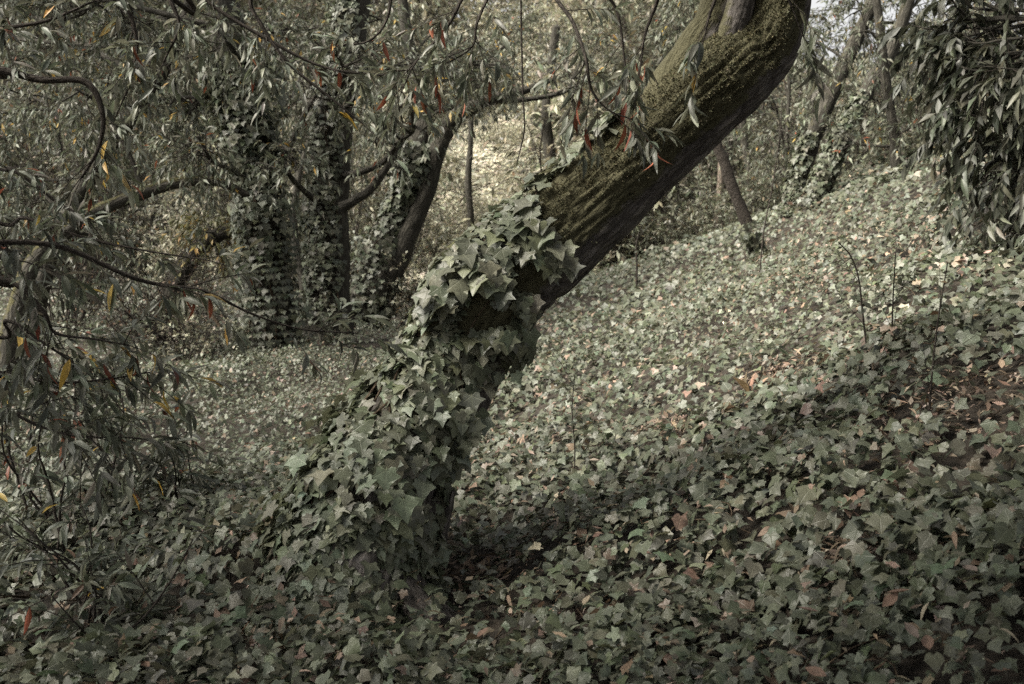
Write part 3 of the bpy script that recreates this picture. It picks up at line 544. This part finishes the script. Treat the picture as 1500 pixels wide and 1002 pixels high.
for k, (rows, Yv, mat, lab) in enumerate([
    ([(1052, 318, 5.5), (1056, 262, 5), (1058, 200, 4.5), (1061, 120, 4), (1066, 40, 3)], 17, MPALE, 'pinkish pale thin stem far behind the leaning sapling'),
    ([(1104, 300, 6), (1092, 215, 5.5), (1084, 150, 5), (1080, 60, 4), (1070, -20, 3)], 16, MBARK, 'grey thin stem behind the leaning sapling'),
    ([(1150, 300, 3), (1153, 200, 3), (1156, 110, 2.6), (1150, 20, 2)], 15, MBARK, 'very thin upright dark stem behind the straight pale bank trunk'),
    ([(812, 300, 9), (806, 230, 9), (800, 180, 8), (806, 110, 7), (815, 40, 6)], 19, MBARK, 'dark upright trunk at the far side of the bright clearing'),
    ([(690, 330, 5), (686, 260, 5), (690, 190, 4), (684, 90, 4)], 20, MBARK, 'thin trunk standing in the middle of the bright clearing'),
    ([(445, 420, 7), (430, 330, 6), (440, 250, 5), (470, 150, 4), (480, 60, 3)], 16, MBARK, 'thin crooked stem between the ivy wrapped trunk and the hollow trunk'),
    ([(130, 420, 6), (120, 330, 6), (90, 240, 5), (80, 120, 4)], 15, MBARK, 'grey stem in the thicket behind the slanting dark trunk'),
    ([(1420, 300, 10), (1412, 220, 9), (1418, 130, 8), (1430, 30, 7)], 15, MBARK, 'dim trunk in the shade at the top of the bank'),
    ([(985, 340, 4), (992, 280, 4), (985, 220, 3), (995, 120, 3)], 18, MBARK, 'spindly stem glimpsed beneath the mossy leaning trunk')]):
    x, y, _r = rows[-1]; x1, y1, _ = rows[-2]
    tree('thin_tree', lab, rows, Yv, [B(x - 30, y + 10, Yv + .3, 60, 50, .8, 60), B(x1 + 35, min(y1, 110 if k in (3, 4) else 999), Yv - .2, 45, 40, .6, 35)], FAR, 'thin trees of the wood', mat, seed=20 + k, m=8, n=40, lsize=.11, cols=FAR_C, wts=[4, 4, 3, .3], hang=.3)

# dark evergreen at the east side, its boughs hanging into the view, unseen masses added to shade the bank
te = thing('evergreen_tree', 'dark broad leaved evergreen overhanging the top of the bank', 'tree', (4.6, 5.6, gz(4.6, 5.6)))
bt = Buf(); ce, re_, fe, _ = tube(bt, [[4.6, 5.6, gz(4.6, 5.6) - .2, .19], [4.55, 5.5, 2.6, .16], [4.4, 5.2, 4.0, .13], [4.1, 4.6, 5.6, .09], [3.8, 4.0, 7.0, .05]], 90, 20, .14); link('trunk', bt.mesh('trunk', MBARK), te)
crown(te, ce, re_, [B(1470, 80, 6.2, 100, 90, .5, 120), B(1465, 180, 6.4, 75, 80, .5, 100), B(1480, 270, 6.3, 60, 60, .4, 60), B(1420, 30, 6.6, 70, 60, .5, 70), B(1500, 330, 6.0, 40, 40, .3, 40)], lance_lo(.25, .19), hang=.4, cols=[(.042, .046, .033), (.058, .062, .045), (.03, .033, .024)], wts=[4, 3, 3], lsize=.115, nl=13, nsub=9, big=(260, (0, .0)), dr=(.2, .9), spread=.6)
crown(te, ce, re_, [((1.9, 1.1, 3.9), (1.0, 1.2, .5), 420), ((2.1, 2.5, 4.1), (.8, .8, .45), 300), ((3.3, 1.4, 4.3), (1.1, 1.3, .5), 380), ((3.4, 3.2, 4.5), (.9, .9, .5), 260), ((2.4, 5.3, 4.7), (1.0, 1.3, .5), 480), ((2.2, 7.2, 5.0), (1.1, 1.4, .5), 520), ((3.2, 9.0, 5.6), (1.3, 1.4, .5), 440), ((4.4, 5.2, 5.4), (1.2, 1.4, .7), 300), ((2.4, -1.2, 4.0), (1.4, 1.2, .5), 340)], FAR, lsize=.22, nl=13, nsub=9)  # unseen overhead masses with oversized leaves, added to darken the bank

# ------------------------------------------------------------------ bay tree whose boughs reach in from the west, close to the viewpoint
tw = thing('bay_tree', 'bay tree with long narrow leaves, its thin boughs reaching over the dell', 'tree', (-3.3, 2.6, gz(-3.3, 2.6)))
bt = Buf(); cw, rw, fw, _ = tube(bt, [[-3.3, 2.6, -.2, .17], [-3.2, 2.65, 1.2, .14], [-3.1, 2.6, 2.6, .12], [-2.8, 2.3, 4.2, .09], [-2.3, 1.8, 5.8, .05]], 90, 20, .14); link('trunk', bt.mesh('trunk', MBARK), tw)
BT, BL = Buf(), Buf()
def bough(parent, rows, Yv, ntw, nl=10, lsize=.078, twl=(.10, .26), hang=.25, lo=.15, start=None, big=14, mix=(.06, .04), bt=BT, bl=BL, spread=.85, dr=(.0, .5)):
    pth = np.array(pxpath(rows, Yv))
    if start is not None: pth = np.vstack([np.append(start, pth[0, 3] * 1.6), pth])
    pth[:, 3] *= .7; b = Buf(); c, r, _, _ = tube(b, pth, 60, 8, .12); link('branch', b.mesh('branch', MTWIG), parent)
    ntw = max(3, int(ntw * .75)); s, d = along(c, ntw, lo); s[0] = c[-1]; d[0] = nrm(c[-1] - c[-3]); dd = d * .8 + rvec(ntw) * .75; dd[0] = d[0]
    twigs(bt, bl, s, dd, RNG.uniform(*twl, ntw), RNG.uniform(*dr, ntw), nl, lsize, HI, BAY_C, [5, 4, 3, .2, .2], .0017, spread, hang, .3, (parent, big, mix), 4)
S1 = np.array([-3.15, 2.6, 1.9]); S2 = np.array([-3.1, 2.6, 2.6])
bough(tw, [(-60, 365, 7), (0, 355, 6.5), (90, 362, 6), (190, 405, 5), (240, 418, 4.5), (300, 427, 3.5), (370, 460, 2.5), (440, 482, 2), (520, 488, 1.4)], np.linspace(3.0, 3.4, 9), 30, start=S1, big=70, lo=.1)
bough(tw, [(-60, 400, 7), (0, 408, 6), (35, 425, 5), (65, 458, 4.5), (82, 488, 3.5), (140, 497, 2.5), (190, 506, 1.6)], 3.2, 26, start=S1, big=50)
bough(tw, [(-60, 90, 8), (0, 102, 8), (60, 117, 7.5), (125, 120, 7), (150, 165, 6), (145, 215, 4), (120, 260, 2.5)], 4.0, 16, start=S2, big=20)
bough(tw, [(-60, 50, 5), (0, 42, 4.5), (70, 30, 3.5), (132, 4, 2.5)], 4.0, 14, start=S2, big=14)
bough(tw, [(-60, 540, 5), (0, 545, 4), (80, 560, 3), (150, 556, 2.4), (222, 545, 1.5)], 3.3, 34, start=S1, big=50, mix=(.05, .05))
bough(tw, [(-60, 610, 5), (0, 600, 4), (60, 625, 3), (120, 640, 2), (180, 640, 1.3)], 3.1, 30, start=np.array([-3.2, 2.6, 1.3]), big=40)
bough(tw, [(-60, 480, 5), (10, 470, 4), (60, 500, 3), (120, 540, 2)], 3.6, 30, start=S1, big=30)
bough(tw, [(-60, 220, 5), (20, 250, 4), (90, 300, 3), (150, 330, 2)], 4.6, 26, start=S2, big=20)
bough(tw, [(-60, 300, 5), (40, 320, 4), (130, 350, 3), (230, 370, 2), (300, 380, 1.4)], 4.4, 30, start=S2, big=24)
bough(tw, [(130, -60, 6), (180, 0, 5), (200, 60, 4), (190, 120, 2.5), (170, 170, 1.6)], 4.4, 24, start=np.array([-2.6, 2.1, 4.4]), big=20, mix=(.1, .02))
bough(tw, [(230, -60, 6), (250, 0, 5), (262, 40, 3), (240, 90, 2)], 4.2, 16, start=np.array([-2.6, 2.1, 4.4]), big=14, mix=(.15, .02))
crown(tw, cw, rw, [((x_, y_, z_), (rx_, ry_, .5), n_) for x_, y_, z_, rx_, ry_, n_ in (  # unseen low canopy with oversized leaves, added to darken the foreground
    (-4.3, 1.2, 3.5, 1.1, 1.2, 380), (-2.7, 1.0, 3.5, 1.1, 1.2, 400), (-1.1, .9, 3.6, 1.1, 1.2, 400), (.4, .9, 3.7, 1.0, 1.2, 400), (-4.4, 3.2, 3.9, .9, 1.0, 320), (-5.6, 5.2, 4.6, 1.3, 1.4, 340),
    (-4.2, -1.2, 3.8, 1.4, 1.2, 340), (-1.8, -1.3, 3.8, 1.4, 1.2, 340), (.4, -1.3, 3.9, 1.3, 1.2, 320),
    (-4.0, 1.8, 3.8, .9, .8, 300), (-.5, 1.5, 3.8, 1.0, .7, 300), (.9, 2.1, 3.9, .9, .8, 320))], FAR, lsize=.22, nl=14, nsub=9)
link('twigs', BT.mesh('twigs', MTWIG), tw, 'stuff'); link('foliage', BL.mesh('foliage', MLANCE), tw, 'stuff')

# boughs of the leaning tree that hang back over the dell
BT2, BL2 = Buf(), Buf(); k2 = dict(bt=BT2, bl=BL2)
SL = P(1075, -60, 4.4)
bough(lean, [(930, -120, 7), (820, -60, 6), (812, -10, 4.5), (838, 30, 4), (858, 85, 3.5), (866, 130, 3), (890, 160, 2), (925, 175, 1.4)], [4.2, 4, 3.8, 3.7, 3.6, 3.6, 3.6, 3.6], 16, start=SL, big=40, mix=(.16, .0), lo=.45, nl=10, **k2)
bough(lean, [(900, -120, 6), (760, -70, 5), (690, -20, 4), (655, 40, 3), (610, 90, 2), (590, 130, 1.3)], 3.7, 14, start=SL, big=30, mix=(.16, .0), lo=.45, **k2)
bough(lean, [(990, -60, 5), (960, 10, 4), (945, 50, 3), (940, 85, 2)], 3.6, 7, start=SL, big=24, mix=(.1, 0), lo=.7, **k2)
bough(lean, [(1060, -80, 5), (1050, -10, 4), (1040, 20, 3), (1035, 40, 2)], 3.5, 5, start=SL, big=16, mix=(0, 0), lo=.75, lsize=.085, **k2)
bough(lean, [(1150, -90, 5), (1150, -20, 4), (1160, 10, 2)], 3.5, 5, start=P(1144, -60, 4.1), big=16, mix=(0, 0), lo=.5, lsize=.085, **k2)
bough(lean, [(760, -120, 7), (520, -80, 6), (380, -30, 5), (300, -5, 4), (400, 62, 3.5), (480, 100, 2.6), (560, 110, 1.6)], [4.3, 4.2, 4.2, 4.2, 4.2, 4.2, 4.2], 16, start=SL, big=20, mix=(.12, .02), lo=.4, **k2)
bough(lean, [(700, -120, 6), (470, -70, 5), (372, -10, 4.5), (385, 40, 4), (425, 95, 3.4), (480, 140, 2.6), (530, 180, 1.5)], 4.1, 12, start=SL, big=16, mix=(.12, .02), lo=.45, **k2)
bough(lean, [(780, -90, 5), (730, -30, 4), (700, 30, 3), (690, 70, 2), (640, 100, 1.4)], 3.9, 12, start=SL, big=24, mix=(.2, 0), lo=.5, **k2)
bough(lean, [(560, -90, 5), (572, -20, 4), (566, 30, 3), (540, 60, 2.4), (500, 66, 2)], 4.3, 6, start=P(700, -120, 4.3), big=8, lo=.5, **k2)
bough(lean, [(880, -60, 4), (905, 20, 3), (915, 90, 2), (918, 140, 1.5)], 3.9, 10, start=SL, big=24, mix=(.12, 0), lo=.5, **k2)
bb = Buf(); tube(bb, pxpath([(762, -60, 1.6), (764, 60, 1.4), (766, 140, 1.3), (768, 190, 1.2), (757, 240, .8)], 4.4), 40, 5); link('hanging_stem', bb.mesh('hanging_stem', MTWIG), lean)
link('twigs', BT2.mesh('twigs', MTWIG), lean, 'stuff'); link('foliage', BL2.mesh('foliage', MLANCE), lean, 'stuff')

# ------------------------------------------------------------------ shrubs and saplings
def shrub(name, label, px, py, Yd, rx, ry, rd, nst, ntw, leaf, lsize, cols, wts, nl=9, hang=.1, twl=(.15, .4), group=None, mat=None, big=0, r0=.002, base=None):
    c = P(px, py, Yd); b0 = np.array([c[0], c[1], gz(c[0], c[1])]) if base is None else base; t = thing(name, label, 'shrub', b0, group); bt, bl = Buf(), Buf(); S, D = [], []
    rad = np.array([rx * Yd / FPX, rd, ry * Yd / FPX])
    for k in range(nst):
        e = c + rvec(1)[0] * rad * RNG.uniform(.4, 1); a = b0 + [RNG.normal(0, .12), RNG.normal(0, .12), 0]; a[2] = gz(a[0], a[1]) - .03
        pth = bend_path(a, e, .007 + .003 * rad[2], .002, .1, .05); bs = Buf(); tube(bs, pth, 16, 5); link('stem', bs.mesh('stem', mat or MTWIG), t)
        s, d = along(pth, int(np.ceil(ntw / nst)), .3); S.append(s); D.append(d)
    S = np.concatenate(S); D = np.concatenate(D); n = len(S)
    twigs(bt, bl, S, D * .6 + rvec(n), RNG.uniform(*twl, n), RNG.uniform(-.1, .4, n), nl, lsize, leaf, cols, wts, r0, hang=hang, big=(t, big, (.03, .03)) if big else None)
    link('twigs', bt.mesh('twigs', MTWIG), t, 'stuff'); link('foliage', bl.mesh('foliage', MLANCE), t, 'stuff')
OV = lance_lo(.1, .3)
PALE_LIT = [(.27, .262, .195), (.36, .345, .265), (.19, .185, .135)]  # pale leaves; in the clearing the paleness is painted sunlight
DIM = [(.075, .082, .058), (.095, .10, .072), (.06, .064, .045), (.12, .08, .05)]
shrub('bramble', 'loose bramble of small pale leaves at the foot of the ivy wrapped trunk', 270, 480, 9.2, 90, 50, .6, 14, 170, OV, .04, PALE_LIT, [3, 2, 2], 8)
shrub('thicket_shrub', 'tangled leafless brown twigs below the mossy arching stem', 230, 420, 10.2, 130, 70, .6, 26, 420, OV, .04, DIM, [1, 1, 1, 3], 2, r0=.003, twl=(.2, .6))
shrub('thicket_shrub', 'bare grey twigs massed behind the slanting dark trunk', 90, 240, 12, 180, 130, .9, 30, 600, OV, .05, DIM, [1, 1, 1, 1], 3, r0=.003, twl=(.3, .7))
shrub('thicket_shrub', 'wiry brown twigs between the forked tree and the hollow trunk', 560, 300, 14, 70, 110, .8, 20, 320, OV, .05, FAR_C, [1, 1, 1, 1], 4, r0=.003, twl=(.3, .6))
shrub('thicket_shrub', 'brown twiggy scrub beneath the ivied leaning trunk', 640, 420, 11.5, 70, 50, .5, 18, 240, OV, .045, FAR_C, [1, 1, 2, 2], 4, r0=.0028)
shrub('laurel_shrub', 'low laurel with star shaped leaf whorls beside the bramble', 90, 560, 4.2, 130, 90, .4, 10, 70, HI, .085, BAY_C, [5, 4, 3, .3, .3], 10, .1, (.12, .3), 'laurel shrubs', None, 90)
shrub('laurel_shrub', 'sprawling dim laurel whose sprays lie over the shaded ivy', 130, 790, 3.4, 180, 80, .35, 9, 46, HI, .08, BAY_C[:3] + [DIM[3]], [5, 4, 3, .3], 10, .15, (.12, .3), 'laurel shrubs', None, 90)
shrub('laurel_shrub', 'small laurel sprig at the edge of the sunlit ivy', 250, 640, 4.6, 60, 70, .3, 5, 28, HI, .09, BAY_C, [5, 4, 3, .3, .3], 9, .2, (.12, .3), 'laurel shrubs', None, 40)
shrub('clearing_shrub', 'pale sunlit bush under the ivied edge of the leaning trunk', 600, 400, 13, 70, 40, .7, 14, 220, OV, .055, PALE_LIT, [3, 3, 1], 10)
for k, (px, py, Yd, rx, ry, n, lab) in enumerate([
    (700, 320, 21, 60, 30, 160, 'pale bush in the sunny clearing behind the forked tree'), (640, 350, 18, 60, 40, 220, 'bush at the near edge of the sunny clearing'), (800, 290, 23, 50, 40, 120, 'pale bush at the back of the sunny clearing'),
    (980, 330, 17, 70, 45, 260, 'grassy bush beneath the mossy leaning trunk'), (1060, 290, 16, 60, 60, 260, 'bush around the thin pale stems'), (1120, 270, 15, 60, 60, 240, 'bush at the foot of the straight bank trunk'),
    (1260, 265, 14.5, 70, 40, 200, 'low bush between the slanting trunk and the crooked sapling'), (1380, 240, 12, 70, 50, 230, 'dim bush under the evergreen boughs'), (440, 330, 17, 70, 90, 360, 'bush glimpsed between the ivy wrapped trunks'), (250, 330, 15, 110, 60, 360, 'pale bush showing under the mossy arching stem')]):
    shrub('wood_shrub', lab, px, py, Yd, rx, ry, .9, 14, n, FAR if Yd > 14 else OV, .085, PALE_LIT if k in (0, 1, 2, 9) else FAR_C, [3, 3, 2] if k in (0, 1, 2, 9) else [4, 4, 3, .4], 11, .1, (.2, .5), 'bushes of the wood')
def sapling(label, rows, Yv, nb=6, name='bank_seedling'):
    Yv = float(G(rows[0][0], rows[0][1])[1]); pth = np.array(pxpath(rows, Yv)); pth[:, 3] = np.maximum(pth[:, 3] * .75, .0022); b0 = pth[0, :3].copy(); g_ = float(gz(b0[0], b0[1])); pth = np.vstack([[b0[0], b0[1], min(g_, b0[2]) - .03, pth[0, 3]], pth]); t = thing(name, label, 'sapling', (b0[0], b0[1], g_), 'thin seedlings on the bank')
    b = Buf(); c, r, _, _ = tube(b, pth, 40, 6); link('stem', b.mesh('stem', MTWIG), t)
    if nb:
        nb *= 2; s, d = along(c, nb, .4); bt, bl = Buf(), Buf(); twigs(bt, bl, s, d * .4 + rvec(nb), RNG.uniform(.10, .30, nb), RNG.uniform(-.3, .3, nb), 6, .042, OV, DIM, [2, 3, 1, .5], .0012); link('twigs', bt.mesh('twigs', MTWIG), t, 'stuff'); link('foliage', bl.mesh('foliage', MLANCE), t, 'stuff')
sapling('tall thin seedling beside the patch of bare litter', [(1358, 650, 2.6), (1362, 590, 2.4), (1366, 540, 2.0), (1374, 470, 1.6), (1388, 385, 1.0)], 4.9, 8)
sapling('bent leafless seedling midway up the bank', [(1275, 545, 2.4), (1266, 480, 2.0), (1258, 410, 1.7), (1246, 375, 1.4), (1228, 355, 1.0)], 5.9, 3)
sapling('forked wispy seedling beside the bent leafless one', [(1300, 555, 2.0), (1306, 500, 1.8), (1308, 440, 1.4), (1312, 370, 1.0)], 5.8, 8)
sapling('spindly seedling below the straight pale bank trunk', [(1112, 420, 1.6), (1118, 345, 1.5), (1132, 270, 1.3), (1142, 200, 1.0), (1146, 150, .7)], 9.6, 4)
sapling('stubby dead seedling on the bank under the mossy trunk', [(932, 432, 2.2), (933, 395, 2.2), (932, 362, 1.8), (936, 340, 1.0)], 9.0, 5)
sapling('hair thin seedling in front of the litter strewn bank', [(840, 730, 1.6), (842, 660, 1.4), (838, 600, 1.2), (842, 550, .8)], 5.2, 5)
sapling('thin upright shoot between the laurel and the ivied trunk', [(338, 866, 1.6), (336, 800, 1.3), (338, 740, .9)], 3.9, 0)
# a clump of dry fern leaves on the bank
cf = G(1110, 585); tf = thing('dry_fern', 'tan withered fern tuft on the ivy bank', 'fern', tuple(cf))
for k in range(13):
    an = RNG.uniform(0, 6.28); b = Buf(); d, n_ = orient(np.array([[.5 * math.cos(an), .5 * math.sin(an), 1.0]]), rvec(1)); place(b, lance_hi(.35, .16, .1), cf[None] + [[.05 * math.cos(an), .05 * math.sin(an), .03]], d, n_, np.array([RNG.uniform(.08, .15)]), palette(1, [(.22, .155, .105), (.17, .12, .08)], [1, 1])); link('frond', b.mesh('frond', MDRY), tf)
# dead sticks lying on the ivy
for lab, rows, Yv in (('grey dead stick lying on the ivy at the foot of the bank', [(1232, 985, 3), (1240, 950, 3.2), (1252, 915, 3), (1262, 898, 2)], [2.62, 2.66, 2.72, 2.78]), ('pale broken stick leaning in the hollow below the stooping trunk', [(322, 478, 3), (306, 455, 3), (288, 430, 2.4)], 8.8)):
    pth = np.array(pxpath(rows, Yv)); pth[:, 2] = np.maximum(pth[:, 2], gz(pth[:, 0], pth[:, 1]) + .08); t = link('dead_stick', None); bpy.data.objects.remove(t); b = Buf(); tube(b, pth, 30, 8, .2); o = link('dead_stick', b.mesh('dead_stick', MVINE)); o['label'] = lab; o['category'] = 'stick'

# ------------------------------------------------------------------ the wood beyond: scrub filling the hillside
far = thing('far_thicket', 'hazy pale scrub and saplings filling the hillside beyond the trees', 'thicket', (0, 17, 0)); far['kind'] = 'stuff'
BUSH = []; DARKF = [(.062, .064, .043), (.08, .08, .055), (.045, .046, .032), (.12, .08, .05)]
for k in range(10):
    bw, bt = Buf(), Buf(); nt_ = 230 if k < 8 else 330; hh = 2.6; t_ = RNG.uniform(0, 1, nt_); wd_ = .25 + .9 * np.sin(np.pi * np.clip(t_, .08, .95))
    an = RNG.uniform(0, 2 * np.pi, nt_); rr_ = np.sqrt(RNG.uniform(0, 1, nt_)) * wd_ * (1 + .5 * np.sin(3 * an + k)); s_ = np.column_stack([rr_ * np.cos(an), rr_ * np.sin(an), hh * t_])
    twigs(bt, bw, s_, rvec(nt_) + UP * .35, RNG.uniform(.25, .7, nt_), RNG.uniform(0, .4, nt_), 10 if k < 8 else 3, .15, FAR, (PALE_LIT + [FAR_C[1]]) if k < 4 else (DARKF if k < 6 else FAR_C), [4, 4, 3, .6], .004 if k < 8 else .006, hang=.1)
    for q in range(5):
        tube(bt, bend_path(np.array([RNG.normal(0, .1), RNG.normal(0, .1), -.15]), np.array([RNG.normal(0, .6), RNG.normal(0, .6), hh * RNG.uniform(.6, 1)]), .02, .005, .08), 10, 5)
    BUSH.append((bw.mesh('bush', MLANCE), bt.mesh('bush_twigs', MTWIG)))
def bush(x_, y_, sc_, sz_, pale):  # pale: leaf colours with the sunlight painted in
    k = int(RNG.integers(0, 4) if pale else RNG.integers(4, 10)); o = bpy.data.objects.new('bush', BUSH[k][0]); sc.collection.objects.link(o); o.parent = far
    o.location = (x_, y_ - 17, float(gz(x_, y_)) - .05); o.scale = (sc_, sc_, sz_); o.rotation_euler = (0, 0, RNG.uniform(0, 6.28))
    t = bpy.data.objects.new('twigs', BUSH[k][1]); sc.collection.objects.link(t); t.parent = o; t['kind'] = 'stuff'
n = 520; y_ = 17.5 + 42 * RNG.uniform(0, 1, n) ** 1.05; x_ = RNG.uniform(-.66, .66, n) * y_
for xx, yy in zip(x_, y_):
    a_ = xx / yy; open_ = abs(a_ + .02) < .075; east = .20 < a_ < .42
    if -.11 < a_ < .05 and yy < 38 and RNG.uniform() < .85: continue
    h_ = RNG.uniform(.35, .8) if open_ and yy < 40 else RNG.uniform(.5, 1.5) * (1.15 if east else 1.0)
    if yy > 34 and not east: h_ *= 1.7
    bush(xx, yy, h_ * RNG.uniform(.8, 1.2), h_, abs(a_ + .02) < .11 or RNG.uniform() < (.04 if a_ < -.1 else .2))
for k in range(60):                        # low growth whose pale colour stands in for sunlight on the clearing slope
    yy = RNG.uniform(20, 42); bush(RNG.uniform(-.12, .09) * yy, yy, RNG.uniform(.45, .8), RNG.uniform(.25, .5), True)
bg_ = Buf(); N = 56000; y_ = RNG.uniform(15, 46, N); x_ = np.clip(RNG.normal(-.04, .045, N), -.15, .045) * y_; p = np.column_stack([x_, y_, gz(x_, y_) + RNG.uniform(0, .35, N)])  # blades added for the clearing glow, brightness put into their colour
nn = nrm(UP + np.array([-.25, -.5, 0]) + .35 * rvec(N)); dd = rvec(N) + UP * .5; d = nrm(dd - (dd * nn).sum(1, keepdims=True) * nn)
place(bg_, lance_far(.2), p, d, nn, RNG.uniform(.09, .24, N), palette(N, PALE_LIT + [(.50, .47, .37)], [2, 4, 1, 5], .25))
o = link('clearing_glow_grass', bg_.mesh('clearing_glow_grass', MLANCE), kind='stuff'); o['label'] = 'added pale grass standing in for the sunlit glow of the far clearing'; o['category'] = 'grass'
print('TRIS', sum(sum(max(0, len(p.vertices) - 2) for p in m.polygons) * 1 for m in bpy.data.meshes) if False else sum(len(m.loops) - 2 * len(m.polygons) for m in bpy.data.meshes), 'OBJ', len(bpy.data.objects))
